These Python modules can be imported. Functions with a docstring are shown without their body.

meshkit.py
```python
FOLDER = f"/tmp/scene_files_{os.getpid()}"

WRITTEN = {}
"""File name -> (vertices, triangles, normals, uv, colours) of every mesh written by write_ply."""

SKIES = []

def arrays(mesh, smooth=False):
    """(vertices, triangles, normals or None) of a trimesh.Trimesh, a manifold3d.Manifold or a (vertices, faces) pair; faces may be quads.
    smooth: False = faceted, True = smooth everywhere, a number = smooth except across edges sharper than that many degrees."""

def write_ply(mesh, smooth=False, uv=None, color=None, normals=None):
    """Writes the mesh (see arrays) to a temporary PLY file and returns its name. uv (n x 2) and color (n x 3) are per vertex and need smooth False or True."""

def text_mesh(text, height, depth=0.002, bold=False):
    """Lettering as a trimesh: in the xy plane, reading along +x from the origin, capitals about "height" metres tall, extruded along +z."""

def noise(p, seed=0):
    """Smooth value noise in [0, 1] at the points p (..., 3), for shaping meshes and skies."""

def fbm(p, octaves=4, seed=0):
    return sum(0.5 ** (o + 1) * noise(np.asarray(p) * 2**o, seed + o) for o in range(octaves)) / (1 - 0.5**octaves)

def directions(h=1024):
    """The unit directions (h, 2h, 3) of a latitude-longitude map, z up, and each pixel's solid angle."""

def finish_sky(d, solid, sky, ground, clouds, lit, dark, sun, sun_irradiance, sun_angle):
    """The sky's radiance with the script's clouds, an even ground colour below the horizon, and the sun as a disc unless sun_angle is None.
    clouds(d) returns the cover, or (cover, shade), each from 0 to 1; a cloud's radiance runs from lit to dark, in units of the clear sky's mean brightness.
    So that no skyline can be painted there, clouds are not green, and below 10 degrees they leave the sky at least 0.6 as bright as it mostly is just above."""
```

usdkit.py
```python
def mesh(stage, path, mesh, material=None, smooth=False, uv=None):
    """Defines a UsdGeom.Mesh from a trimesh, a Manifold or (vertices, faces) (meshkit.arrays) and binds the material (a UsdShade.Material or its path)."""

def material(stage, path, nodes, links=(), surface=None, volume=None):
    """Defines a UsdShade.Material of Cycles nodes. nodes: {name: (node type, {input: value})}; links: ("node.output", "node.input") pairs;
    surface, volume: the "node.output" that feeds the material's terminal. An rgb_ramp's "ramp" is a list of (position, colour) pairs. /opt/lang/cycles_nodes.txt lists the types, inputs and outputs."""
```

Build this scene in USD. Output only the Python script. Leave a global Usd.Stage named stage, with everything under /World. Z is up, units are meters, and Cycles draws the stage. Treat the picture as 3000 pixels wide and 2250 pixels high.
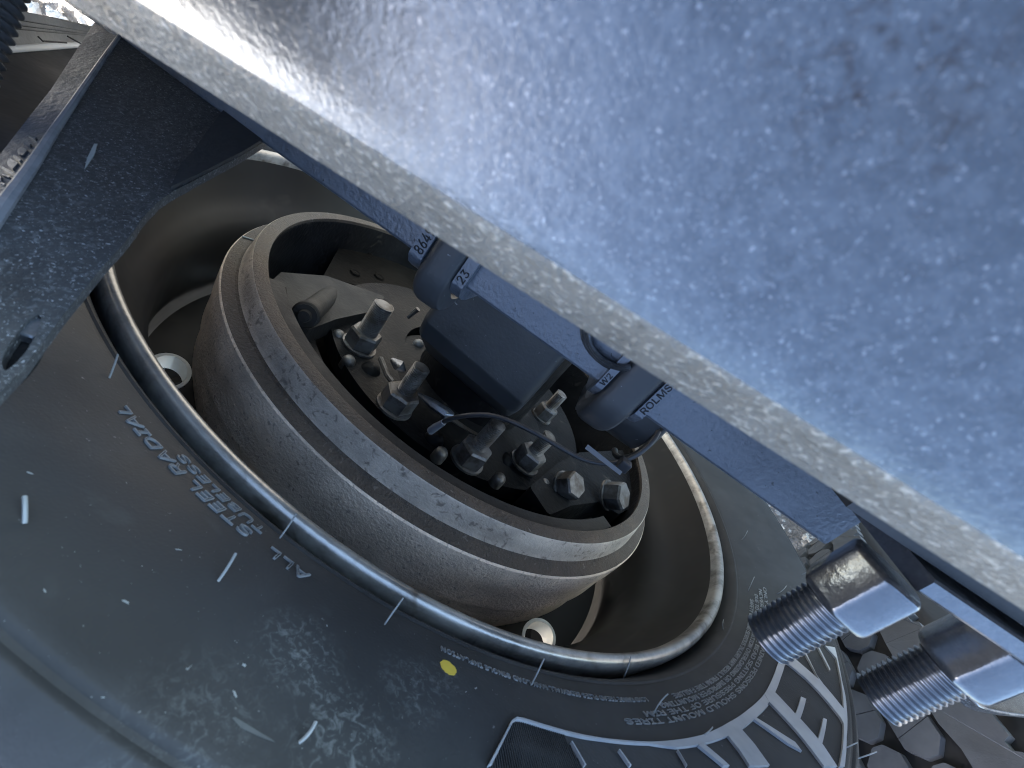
import math, random
import numpy as np, trimesh
import usdkit, meshkit
from pxr import Usd, UsdGeom, UsdLux, UsdShade, Gf, Sdf
from shapely.geometry import Polygon, box as sbox, LineString
from shapely import affinity
random.seed(7); rng = np.random.default_rng(7)
PI = math.pi; D = math.radians
stage = Usd.Stage.CreateInMemory()
UsdGeom.SetStageUpAxis(stage, 'Z'); UsdGeom.SetStageMetersPerUnit(stage, 1.0)
world = UsdGeom.Xform.Define(stage, '/World'); stage.SetDefaultPrim(world.GetPrim())
UsdGeom.Scope.Define(stage, '/World/Looks')

# ------------------------------------------------------------------ camera
# The near wheel is the frame of reference: X along the vehicle, Y inboard along the axle, Z up, origin at the inner rim flange.
HZ = 0.415                                   # height of the wheel centre above the ground
FPX, ROLL, CN = 1290.0, 0.7054, 0.3952
_s = math.sqrt(1 - CN * CN)
_n = np.array([math.sin(ROLL) * _s, math.cos(ROLL) * _s, CN]); _M = np.array([math.cos(ROLL), -math.sin(ROLL), 0.0])
BAS = np.stack([_M, _n, np.cross(_M, _n)])
EYE = -BAS @ np.array([-.0194, .0412, -.4482])
cam = UsdGeom.Camera.Define(stage, '/World/camera')
mtx = Gf.Matrix4d(*[float(v) for k in range(3) for v in (*BAS[:, k], 0)], float(EYE[0]), float(EYE[1]), float(EYE[2] + HZ), 1)
cam.AddTransformOp().Set(mtx)
cam.CreateFocalLengthAttr(5.0); cam.CreateHorizontalApertureAttr(5.0 * 3000 / FPX); cam.CreateVerticalApertureAttr(5.0 * 2250 / FPX)
cam.CreateClippingRangeAttr(Gf.Vec2f(0.005, 500)); cam.CreateFStopAttr(7.0); cam.CreateFocusDistanceAttr(0.36)
cam.CreateExposureAttr(2.6)

# ------------------------------------------------------------------ sky and sun
SUN = np.array([-.70, -.60, .50]); SUN /= np.linalg.norm(SUN)
sun = UsdLux.DistantLight.Define(stage, '/World/sun')
sun.CreateIntensityAttr(1.0); sun.CreateAngleAttr(0.5); sun.CreateColorAttr(Gf.Vec3f(1, .93, .82)); sun.CreateNormalizeAttr(True)
_x = np.cross([0, 0, 1], SUN); _x /= np.linalg.norm(_x); _y = np.cross(SUN, _x)
sun.AddTransformOp().Set(Gf.Matrix4d(*[float(v) for a in (_x, _y, SUN) for v in (*a, 0)], 0, 0, 5, 1))
usdkit.material(stage, '/World/Looks/sky_look', {
    'sky': ('sky_texture', {'sky_type': 'single_scattering', 'sun_disc': False, 'aerosol_density': 1.5, 'sun_elevation': float(math.asin(SUN[2])), 'sun_rotation': float(math.atan2(SUN[0], SUN[1]))}),
    'bg': ('background_shader', {'strength': 0.15})}, [('sky.color', 'bg.color')], surface='bg.background')
dome = UsdLux.DomeLight.Define(stage, '/World/sky')
UsdShade.MaterialBindingAPI.Apply(dome.GetPrim()).Bind(UsdShade.Material.Get(stage, '/World/Looks/sky_look'))
dome.GetPrim().SetCustomDataByKey('kind', 'structure')

# ------------------------------------------------------------------ helpers
def ray(x, y): return BAS @ np.array([(x - 1500) / FPX, -(y - 1125) / FPX, -1.0])
def atp(x, y, ax, v):
    d = ray(x, y); return EYE + (v - EYE[ax]) / d[ax] * d
def atk(x, y, k): return EYE + k * ray(x, y)
def atplane(x, y, p0, nn):
    d = ray(x, y); return EYE + ((np.asarray(p0) - EYE) @ nn) / (d @ nn) * d

counts = {}
def numbered(path):
    k = counts.get(path, 0); counts[path] = k + 1
    return path if k == 0 else f'{path}_{k:03d}'
BASE = {}
def tag(prim, label=None, cat=None, group=None, kind=None):
    for k, v in (('label', label), ('category', cat), ('group', group), ('kind', kind)):
        if v: prim.SetCustomDataByKey(k, v)
def thing(name, label, cat, base=(0, 0, 0), group=None):
    p = numbered('/World/' + name); x = UsdGeom.Xform.Define(stage, p)
    b = np.asarray(base, float); x.AddTranslateOp().Set(Gf.Vec3d(float(b[0]), float(b[1]), float(b[2] + HZ)))
    BASE[p] = b; tag(x.GetPrim(), label, cat, group); return p
def part(parent, name, mesh, m, smooth=35, label=None, kind=None):
    p = numbered(parent + '/' + name); b = BASE[parent]
    if hasattr(mesh, 'to_mesh'):
        q = mesh.to_mesh(); mesh = trimesh.Trimesh(q.vert_properties[:, :3], q.tri_verts, process=False)
    if isinstance(mesh, (tuple, list)):
        v, f = np.asarray(mesh[0], float), np.asarray(mesh[1], int)
        if f.shape[1] == 4: f = np.vstack([f[:, [0, 1, 2]], f[:, [0, 2, 3]]])
        mesh = trimesh.Trimesh(v, f, process=False)
    mesh = mesh.copy(); mesh.apply_translation(-b)
    g = usdkit.mesh(stage, p, mesh, '/World/Looks/' + m, smooth=smooth); BASE[p] = b
    tag(g.GetPrim(), label, kind=kind); return p
def top(name, mesh, m, label=None, cat=None, kind=None, smooth=35, group=None):
    BASE['/World'] = np.array([0, 0, -HZ])
    p = part('/World', name, mesh, m, smooth); tag(stage.GetPrimAtPath(p), label, cat, group, kind); return p
cat_ = trimesh.util.concatenate

def revolve(prof, n=256, a0=0.0, a1=2 * PI):
    """Profile of (r, y) round the Y axis."""
    prof = np.asarray(prof, float); full = abs(a1 - a0 - 2 * PI) < 1e-6
    a = np.linspace(a0, a1, n + (not full), endpoint=not full); N, K = len(a), len(prof)
    v = np.stack([np.outer(np.cos(a), prof[:, 0]), np.tile(prof[:, 1], (N, 1)), np.outer(np.sin(a), prof[:, 0])], -1).reshape(-1, 3)
    i, j = np.meshgrid(np.arange(N if full else N - 1), np.arange(K - 1), indexing='ij'); i2 = (i + 1) % N
    f = np.stack([i * K + j, i * K + j + 1, i2 * K + j + 1, i2 * K + j], -1).reshape(-1, 4)
    f = np.vstack([f[:, [0, 1, 2]], f[:, [0, 2, 3]]])
    return trimesh.Trimesh(v, f, process=False)
def frame_of(axis):
    axis = np.asarray(axis, float) / np.linalg.norm(axis)
    h = np.array([0, 0, 1.0]) if abs(axis[2]) < .9 else np.array([1.0, 0, 0])
    u = np.cross(h, axis); u /= np.linalg.norm(u); return u, np.cross(axis, u), axis
def lathe(prof, origin, axis, n=40, spin=0.0):
    """Profile of (r, t) along axis from origin."""
    u, w, ax = frame_of(axis); a = np.linspace(0, 2 * PI, n, endpoint=False) + spin; prof = np.asarray(prof, float); K = len(prof)
    v = np.asarray(origin) + (np.cos(a)[:, None, None] * u + np.sin(a)[:, None, None] * w) * prof[None, :, 0, None] + prof[None, :, 1, None] * ax
    v = v.reshape(-1, 3); i, j = np.meshgrid(np.arange(n), np.arange(K - 1), indexing='ij'); i2 = (i + 1) % n
    f = np.stack([i * K + j, i2 * K + j, i2 * K + j + 1, i * K + j + 1], -1).reshape(-1, 4)
    return trimesh.Trimesh(v, np.vstack([f[:, [0, 1, 2]], f[:, [0, 2, 3]]]), process=False)
def tube(pts, r, n=10, smooth_n=0):
    pts = np.asarray(pts, float)
    if smooth_n:
        from scipy.interpolate import CubicSpline
        t = np.r_[0, np.cumsum(np.linalg.norm(np.diff(pts, axis=0), axis=1))]; pts = CubicSpline(t, pts)(np.linspace(0, t[-1], smooth_n))
    r = np.broadcast_to(np.asarray(r, float), (len(pts),)); tn = np.gradient(pts, axis=0); tn /= np.linalg.norm(tn, axis=1)[:, None]
    u, w, _ = frame_of(tn[0]); rings = []; a = np.linspace(0, 2 * PI, n, endpoint=False)
    for p, t, rr in zip(pts, tn, r):
        u = u - (u @ t) * t; u /= np.linalg.norm(u); w = np.cross(t, u)
        rings.append(p + rr * (np.cos(a)[:, None] * u + np.sin(a)[:, None] * w))
    v = np.vstack(rings + [pts[:1], pts[-1:]]); f = []
    for k in range(len(pts) - 1):
        for i in range(n):
            j = (i + 1) % n; f += [(k * n + i, k * n + j, (k + 1) * n + j), (k * n + i, (k + 1) * n + j, (k + 1) * n + i)]
    e, L = len(pts) * n, (len(pts) - 1) * n
    for i in range(n): j = (i + 1) % n; f += [(e, j, i), (e + 1, L + i, L + j)]
    return trimesh.Trimesh(v, f, process=False)
def prism(poly, origin, u, w, d, t):
    """Extrudes a 2-D shapely polygon: 2-D x along u, y along w, thickness t along d."""
    ms = [trimesh.creation.extrude_polygon(g, t, engine='earcut') for g in getattr(poly, 'geoms', [poly])]
    m_ = cat_(ms); u, w, d = (np.asarray(a, float) for a in (u, w, d)); v = m_.vertices
    f = m_.faces if np.cross(u, w) @ d > 0 else m_.faces[:, ::-1]
    return trimesh.Trimesh(np.asarray(origin) + v[:, :1] * u + v[:, 1:2] * w + v[:, 2:] * d, f, process=False)
def sweep_yz(prof, x0, x1, slope=0.0, nx=2, closed=True):
    """Sweeps a Y-Z profile along X, with Y drifting by slope per metre (a member laid slightly askew)."""
    prof = np.asarray(prof, float); K = len(prof); xs = np.linspace(x0, x1, nx)
    v = np.concatenate([np.stack([np.full(K, x), prof[:, 0] + slope * x, prof[:, 1]], 1) for x in xs]); f = []
    for k in range(nx - 1):
        for i in range(K if closed else K - 1):
            j = (i + 1) % K; f += [(k * K + i, (k + 1) * K + i, (k + 1) * K + j), (k * K + i, (k + 1) * K + j, k * K + j)]
    m_ = trimesh.Trimesh(v, f, process=False)
    if closed:
        tri = trimesh.creation.triangulate_polygon(Polygon(prof), engine='earcut'); pts, tf = tri
        from scipy.spatial import cKDTree
        idx = cKDTree(prof).query(pts)[1]; tf = idx[tf]
        m_ = trimesh.Trimesh(v, np.vstack([f, tf[:, ::-1], tf + (nx - 1) * K]), process=False)
    trimesh.repair.fix_normals(m_) if closed else None
    return m_
def rbox(lo, hi, r=.003, n=4):
    import manifold3d as m3
    lo, hi = np.asarray(lo, float), np.asarray(hi, float)
    s = m3.Manifold.sphere(r, 4 * n)
    return m3.Manifold.batch_hull([s.translate([x, y, z]) for x in (lo[0] + r, hi[0] - r) for y in (lo[1] + r, hi[1] - r) for z in (lo[2] + r, hi[2] - r)])
def arc(cx, cy, r, a0, a1, n=10):
    a = np.radians(np.linspace(a0, a1, n)); return [(cx + r * math.cos(t), cy + r * math.sin(t)) for t in a]

def mat(name, base, rough=.5, metal=0.0, var=.3, vs=25, bump=.3, bs=350, bd=.0006, flecks=(), spec=.5, tint=None, ts=8, rvar=.12, bdetail=3, coat=0.0, patches=()):
    """Paint, rubber or metal: mottled base colour, a second tint in patches, small flecks, and a fine bump."""
    b = np.array(base, float)
    N = {'g': ('geometry', {}), 'n1': ('noise_texture', {'scale': vs, 'detail': 8, 'roughness': .62}),
         'r1': ('rgb_ramp', {'ramp': [(.3, tuple(b * (1 - var))), (.5, tuple(b)), (.7, tuple(np.minimum(b * (1 + var), 1)))]}),
         'nb': ('noise_texture', {'scale': bs, 'detail': bdetail, 'roughness': .6}), 'bp': ('bump', {'strength': bump, 'distance': bd}),
         'rr': ('map_range', {'from_min': .3, 'from_max': .7, 'to_min': max(rough - rvar, .03), 'to_max': min(rough + rvar, 1)}),
         'p': ('principled_bsdf', {'metallic': metal, 'specular_ior_level': spec, 'coat_weight': coat, 'coat_roughness': .15})}
    L = [('g.position', 'n1.vector'), ('g.position', 'nb.vector'), ('n1.fac', 'r1.fac'), ('nb.fac', 'bp.height'), ('bp.normal', 'p.normal'), ('n1.fac', 'rr.value'), ('rr.result', 'p.roughness')]
    cur = 'r1.color'
    if tint is not None:
        N['nt'] = ('noise_texture', {'scale': ts, 'detail': 6, 'roughness': .65}); N['mt'] = ('map_range', {'from_min': .45, 'from_max': .62, 'to_min': 0, 'to_max': 1, 'clamp': True})
        N['xt'] = ('mix_color', {'b': tint}); L += [('g.position', 'nt.vector'), ('nt.fac', 'mt.value'), ('mt.result', 'xt.fac'), (cur, 'xt.a')]; cur = 'xt.result'
    for i, (sc, lo, hi, col, amt) in enumerate(flecks):
        N[f'f{i}'] = ('noise_texture', {'scale': sc, 'detail': 2.5, 'roughness': .55, 'distortion': .6}); N[f'm{i}'] = ('map_range', {'from_min': lo, 'from_max': hi, 'to_min': 0, 'to_max': amt, 'clamp': True})
        N[f'x{i}'] = ('mix_color', {'b': col}); L += [('g.position', f'f{i}.vector'), (f'f{i}.fac', f'm{i}.value'), (f'm{i}.result', f'x{i}.fac'), (cur, f'x{i}.a')]; cur = f'x{i}.result'
    for i, (c, r, amt, *pc) in enumerate(patches):         # chalky splashes on rubber; brown reflections painted on the rail; each round its centre
        N[f'pd{i}'] = ('vector_math', {'math_type': 'distance', 'vector2': (float(c[0]), float(c[1]), float(c[2] + HZ))}); N[f'pm{i}'] = ('map_range', {'from_min': r, 'from_max': r * .25, 'to_min': 0, 'to_max': amt, 'clamp': True})
        N[f'pn{i}'] = ('noise_texture', {'scale': 330, 'detail': 7, 'roughness': .7, 'distortion': 1.2}); N[f'pt{i}'] = ('map_range', {'from_min': .50, 'from_max': .70, 'to_min': .02, 'to_max': 1, 'clamp': True})
        N[f'pp{i}'] = ('math', {'math_type': 'multiply'}); N[f'px{i}'] = ('mix_color', {'b': pc[0] if pc else (.20, .215, .215)})
        L += [('g.position', f'pd{i}.vector1'), (f'pd{i}.value', f'pm{i}.value'), ('g.position', f'pn{i}.vector'), (f'pn{i}.fac', f'pt{i}.value'), (f'pm{i}.result', f'pp{i}.value1'), (f'pt{i}.result', f'pp{i}.value2'), (f'pp{i}.value', f'px{i}.fac'), (cur, f'px{i}.a')]; cur = f'px{i}.result'
    L.append((cur, 'p.base_color'))
    return usdkit.material(stage, '/World/Looks/' + name, N, L, surface='p.BSDF')

G = lambda v, t=0.0: (v * (1 - t), v, v * (1 + t))
def rubber_mat(name, base):
    m_ = mat(name, base, .56, var=.3, vs=14, bump=.35, bs=900, bd=.0005, tint=tuple(1.5 * v for v in base), ts=16, flecks=[(900, .71, .76, (.24, .25, .25), .6), (60, .64, .82, (.06, .065, .065), .4)], spec=.36,
             patches=[(atp(845, 1940, 1, .020), .016, .8), (atp(905, 2040, 1, .022), .010, .8), (atp(985, 2190, 1, .026), .018, .7), (atp(1190, 2040, 1, .018), .016, .5), (atp(1300, 2000, 1, .017), .012, .35), (atp(560, 2150, 1, .030), .02, .3)])
    return m_
rubber_mat('rubber', (.0185, .0192, .0200))
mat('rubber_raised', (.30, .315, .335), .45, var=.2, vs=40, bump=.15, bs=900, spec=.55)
mat('rubber_line', (.18, .19, .195), .5, var=.2, vs=60, bump=.1)  # pale tone paints the light caught by raised letter edges
mat('hair', (.24, .255, .26), .45, var=.1)
mat('tread', (.085, .09, .097), .5, var=.25, vs=30, bump=.25, bs=700, bd=.0006, spec=.5)
mat('tread_gap', (.012, .012, .0125), .6, var=.3, vs=30)
mat('dusty_tread', (.30, .29, .27), .75, var=.25, vs=30, bump=.4, bs=300, bd=.001)
mat('rim_paint', (.0135, .0125, .0115), .55, metal=.35, var=.3, vs=9, bump=.12, bs=250, bd=.0006, flecks=[(30, .62, .78, (.05, .043, .036), .4)])
mat('lip_metal', (.36, .345, .32), .32, metal=.78, var=.3, vs=30, bump=.25, bs=300, bd=.0006, flecks=[(55, .58, .70, (.12, .10, .08), .8)])
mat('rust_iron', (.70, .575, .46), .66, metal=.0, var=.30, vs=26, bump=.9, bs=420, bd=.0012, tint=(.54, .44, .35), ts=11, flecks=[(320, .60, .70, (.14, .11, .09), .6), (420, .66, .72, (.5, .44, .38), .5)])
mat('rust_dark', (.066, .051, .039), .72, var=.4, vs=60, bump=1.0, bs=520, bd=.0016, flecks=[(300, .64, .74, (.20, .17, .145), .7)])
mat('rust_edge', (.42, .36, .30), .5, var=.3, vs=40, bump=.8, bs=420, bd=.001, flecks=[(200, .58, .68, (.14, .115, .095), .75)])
mat('shoe', (.0085, .007, .0057), .7, var=.3, vs=35, bump=.5, bs=400, bd=.0008)
mat('oily_black', (.0085, .0085, .009), .42, var=.4, vs=30, bump=.5, bs=250, bd=.0012, flecks=[(90, .62, .75, (.04, .036, .032), .6)], spec=.08)
mat('grease_brown', (.0085, .0073, .006), .6, var=.45, vs=30, bump=.7, bs=250, bd=.001, spec=.03, flecks=[(120, .60, .72, (.013, .0112, .0095), .6)])
mat('black_paint', (.046, .049, .053), .42, var=.25, vs=25, bump=.25, bs=500, bd=.0006, flecks=[(330, .71, .76, (.3, .31, .33), .8)], spec=.5)
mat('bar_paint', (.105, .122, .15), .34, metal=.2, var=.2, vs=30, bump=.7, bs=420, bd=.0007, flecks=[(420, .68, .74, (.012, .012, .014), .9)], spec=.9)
mat('cast_letters', (.16, .165, .18), .32, metal=.2, var=.15, vs=60, bump=.2, spec=.8)
mat('groove_black', (.006, .006, .008), .6, var=.1)
mat('rail_paint', (.088, .102, .122), .22, metal=.74, var=.16, vs=90, bump=.28, bs=900, bd=.0004, bdetail=3, tint=(.112, .128, .15), ts=420, patches=[(atp(2600, 90, 2, .365), .017, .75, (.035, .024, .02)), (atp(2850, 330, 2, .365), .012, .4, (.04, .03, .026))], flecks=[(1700, .60, .76, (.42, .43, .45), .6), (26, .62, .78, (.075, .062, .056), .7)], spec=.8, rvar=.05)  # brown patches put a reflection into the rail colour
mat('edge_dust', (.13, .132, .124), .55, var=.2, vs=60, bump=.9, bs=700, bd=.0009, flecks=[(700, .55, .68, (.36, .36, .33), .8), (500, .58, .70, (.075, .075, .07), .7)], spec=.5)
mat('zinc', (.19, .20, .215), .21, metal=.85, var=.15, vs=40, bump=.25, bs=300, bd=.0006)
mat('bolt_steel', (.15, .145, .14), .42, metal=.6, var=.35, vs=60, bump=.4, bs=400, bd=.0006, tint=(.07, .058, .048), ts=70)
mat('bracket_paint', (.034, .0345, .0355), .5, var=.3, vs=60, bump=.5, bs=420, bd=.0008, flecks=[(600, .54, .68, (.095, .098, .10), .75), (1300, .62, .70, (.32, .33, .34), .8)], spec=.26)
mat('bracket_dark', (.022, .024, .027), .55, var=.25, vs=60, bump=.3, bs=420, spec=.25)
mat('flange_paint', (.036, .039, .046), .4, var=.3, vs=60, bump=.6, bs=420, bd=.0008, flecks=[(520, .62, .72, (.14, .15, .165), .7)], spec=.5)
mat('white_metal', (.72, .72, .70), .5, var=.15, vs=30, bump=.1)
mat('yellow_paint', (.62, .46, .06), .5, var=.12, vs=60, bump=.2)
mat('dust', (.25, .265, .26), .85, var=.2, vs=80, bump=.3)
mat('scuff', (.07, .075, .075), .8, var=.3, vs=120, bump=.3)
mat('cable', (.035, .035, .038), .28, var=.1)
mat('tie', (.16, .17, .19), .3, var=.1)
mat('gravel_stone', (.52, .50, .47), .8, var=.35, vs=60, bump=.6, bs=200, bd=.003)
mat('gravel_ground', (.36, .345, .32), .9, var=.4, vs=40, bump=1.0, bs=90, bd=.01)
mat('blocker_steel', (.03, .03, .032), .5, var=.3, vs=3)

# ------------------------------------------------------------------ ground
gx = np.linspace(-1, 1, 61); gx = np.sign(gx) * np.abs(gx) ** 3 * 300
X, Y = np.meshgrid(gx, gx, indexing='ij')
Z = (meshkit.fbm(np.stack([X * .7, Y * .7, 0 * X], -1), 3, 3) - .5) * .02 - HZ - .012
q = np.arange(61 * 61).reshape(61, 61); f = np.stack([q[:-1, :-1], q[1:, :-1], q[1:, 1:], q[:-1, 1:]], -1).reshape(-1, 4)
top('ground', (np.stack([X, Y, Z], -1).reshape(-1, 3), f), 'gravel_ground', 'pale crushed gravel yard under the vehicle', None, 'structure', smooth=True)
def stones(n, x0, x1, y0, y1, smin, smax):
    ico = trimesh.creation.icosphere(subdivisions=1); out = []
    for k in range(n):
        s = rng.uniform(smin, smax); v = ico.vertices * (1 + rng.uniform(-.3, .3, (len(ico.vertices), 1))) * s * rng.uniform(.6, 1.2, 3)
        out.append(trimesh.Trimesh(v + [rng.uniform(x0, x1), rng.uniform(y0, y1), -HZ + rng.uniform(-.006, .004)], ico.faces, process=False))
    return cat_(out)
top('gravel', cat_([stones(3800, -1.6, -.65, -.75, .35, .005, .014), stones(1500, .4, 1.0, -.5, .2, .003, .008)]), 'gravel_stone', 'loose pale crushed stones on the ground between the wheels', 'gravel', 'stuff', smooth=False)

# ------------------------------------------------------------------ near tyre
YC = -.105
side = [(.292, -.030), (.2975, -.020), (.3005, -.010), (.3030, -.003), (.3050, .002), (.3068, .0052), (.3080, .0062), (.3092, .0060), (.3105, .0072), (.318, .0118), (.330, .0180), (.345, .0243), (.358, .0290), (.368, .0318), (.375, .0332), (.3775, .0334),
        (.3787, .0330), (.3797, .0318), (.3810, .0316), (.3822, .0324), (.3832, .0324), (.3858, .0306), (.3870, .0296), (.3885, .0283), (.3900, .0268), (.3915, .0252), (.3922, .0236), (.3940, .0210), (.3947, .0194), (.3962, .0166), (.3968, .0146), (.3985, .0106), (.4000, .0062), (.4015, .001), (.4030, -.005), (.4042, -.013)]
SR, SY = np.array([s[0] for s in side]), np.array([s[1] for s in side])
def ysw(r): return np.interp(r, SR, SY)
def on_tyre(x, y):
    d = ray(x, y); k = .02
    while k < 1.2:
        p = EYE + k * d; r = math.hypot(p[0], p[2])
        if r < .404 and p[1] < ysw(max(r, .2921)): break
        k += .0005
    return EYE + k * d
def rt(x, y):
    p = on_tyre(x, y); return math.atan2(p[2], p[0]), math.hypot(p[0], p[2])
def sw(th, r, h=0.0):
    th, r = np.asarray(th, float), np.asarray(r, float); y = ysw(r); dy = (ysw(r + .002) - ysw(r - .002)) / .004; L = np.sqrt(1 + dy * dy)
    rr = r - h * dy / L; return np.stack([rr * np.cos(th), y + h / L, rr * np.sin(th)], -1)
R0 = .36
def raised(poly, h, cell=.006, base=-.0008):
    """A patch of raised rubber on the sidewall; poly in (theta * R0, r)."""
    out = []; x0, y0, x1, y1 = poly.bounds
    for i in range(int((x1 - x0) / cell) + 1):
        for j in range(int((y1 - y0) / cell) + 1):
            c = poly.intersection(sbox(x0 + i * cell, y0 + j * cell, x0 + (i + 1) * cell, y0 + (j + 1) * cell))
            for g in getattr(c, 'geoms', [c]):
                if g.geom_type == 'Polygon' and g.area > 1e-10:
                    e = trimesh.creation.extrude_polygon(g, 1.0, engine='earcut'); v = e.vertices
                    out.append(trimesh.Trimesh(sw(v[:, 0] / R0, v[:, 1], base + v[:, 2] * (h - base)), e.faces[:, ::-1], process=False))
    return cat_(out)
def px_poly(pts): return Polygon([(a * R0, b) for a, b in (rt(*p) for p in pts)]).buffer(0)

wheel = thing('truck_wheel', 'large black radial truck tyre on a grey steel rim, round the rusty brake drum', 'wheel', (0, YC, -.405))
prof = side + [(.405, -.03), (.405, -.180)] + [(r, 2 * YC - y) for r, y in side[::-1]]
tyre = part(wheel, 'tyre', revolve(prof, 360), 'rubber', smooth=40)

def ring_text(text, th0, r0, h, up=.0007, squeeze=1.0, bold=False):
    """Text reading towards growing theta, capitals pointing outwards."""
    t = meshkit.text_mesh(text, h, 1.0, bold); v = t.vertices
    return trimesh.Trimesh(sw(th0 + v[:, 0] * squeeze / r0, r0 + v[:, 1], -.0004 + v[:, 2] * (up + .0004)), t.faces[:, ::-1], process=False)
def outline_text(text, th0, th1, r0, h, w, up=.0007):
    from shapely import union_all
    t = meshkit.text_mesh(text, h, 1.0, False); k = (th1 - th0) * R0 / t.bounds[1][0]; fl = [Polygon(t.vertices[f_, :2]) for f_ in t.faces if np.allclose(t.vertices[f_, 2], 0, atol=1e-6)]
    P = affinity.translate(affinity.scale(union_all([g for g in fl if g.area > 1e-12]).buffer(1e-6), k, 1, origin=(0, 0)), th0 * R0, r0)
    return raised(P.difference(P.buffer(-w)), up, .02)
def fit_text(text, th0, th1, r0, h, up=.0008, bold=False):
    t = meshkit.text_mesh(text, h, 1.0, bold); w = t.bounds[1][0]
    return ring_text(text, th0, r0, h, up, (th1 - th0) * r0 / w, bold)
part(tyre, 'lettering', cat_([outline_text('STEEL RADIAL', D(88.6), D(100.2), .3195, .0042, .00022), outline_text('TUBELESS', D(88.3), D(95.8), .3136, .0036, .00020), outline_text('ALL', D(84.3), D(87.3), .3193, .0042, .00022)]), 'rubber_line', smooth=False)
small = ['SAFETY WARNING SERIOUS INJURY MAY RESULT FROM TIRE FAILURE', 'DUE TO UNDERINFLATION OVERLOADING OR IMPROPER MOUNTING', 'NEVER EXCEED THE BEAD SEATING PRESSURE OF THE RIM', 'ONLY SPECIALLY TRAINED PERSONS SHOULD MOUNT TIRES']
part(tyre, 'fine_print', cat_([fit_text(small[0], D(17), D(50), .3145 + .002, .0022, .0006), fit_text(small[1], D(15), D(53), .3178 + .002, .0022, .0006), fit_text(small[2], D(13), D(56), .3211 + .002, .0022, .0006), fit_text(small[3], D(12), D(59), .3244 + .002, .0022, .0006),
    fit_text('LOAD RANGE TREAD PLIES SIDEWALL MAX LOAD SINGLE INFLATION', D(54), D(74.5), .3165, .0020, .0006)]), 'rubber_line', smooth=False)

c6 = lambda L: [(2200 + .211 * x, 1900 + .211 * y) for x, y in L]
c8 = lambda L: [(1400 + .3843 * x, 2050 + .3843 * y) for x, y in L]
strokes = [
    c6([(455, 195), (560, 130), (640, 200), (960, 480), (1210, 790), (1265, 850), (1300, 800), (1310, 1000), (1265, 1060), (1220, 980), (1000, 700), (750, 440)]),
    c6([(695, 25), (720, 20), (900, 390), (1010, 550), (960, 520), (930, 450)]), c6([(895, -30), (930, 0), (1085, 300), (1080, 325), (1060, 300)]),
    c6([(1010, -20), (1145, 0), (1180, 150), (1240, 450), (1290, 680), (1315, 1000), (1305, 1250), (1270, 1659), (1200, 1659), (1250, 1350), (1268, 1060), (1300, 950), (1265, 850), (1240, 560), (1165, 150)]),
    c6([(170, 650), (320, 635), (600, 935), (680, 690), (745, 725), (665, 1000), (905, 1280), (985, 985), (1030, 1010), (965, 1345), (1175, 1659), (985, 1659), (600, 1150), (230, 760)]),
    c6([(10, 1000), (50, 985), (590, 1325), (685, 1450), (500, 1350)]),
    c8([(1890, 290), (2000, 240), (2100, 360), (2212, 515), (2060, 520), (1980, 400)]), c8([(698, 340), (703, 338), (805, 520), (795, 520)]), c8([(1062, 400), (1068, 398), (1155, 520), (1145, 520)]),
    c8([(1670, 365), (1705, 350), (1905, 520), (1860, 520)]), c8([(1508, 400), (1514, 400), (1583, 520), (1576, 520)])]
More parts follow.
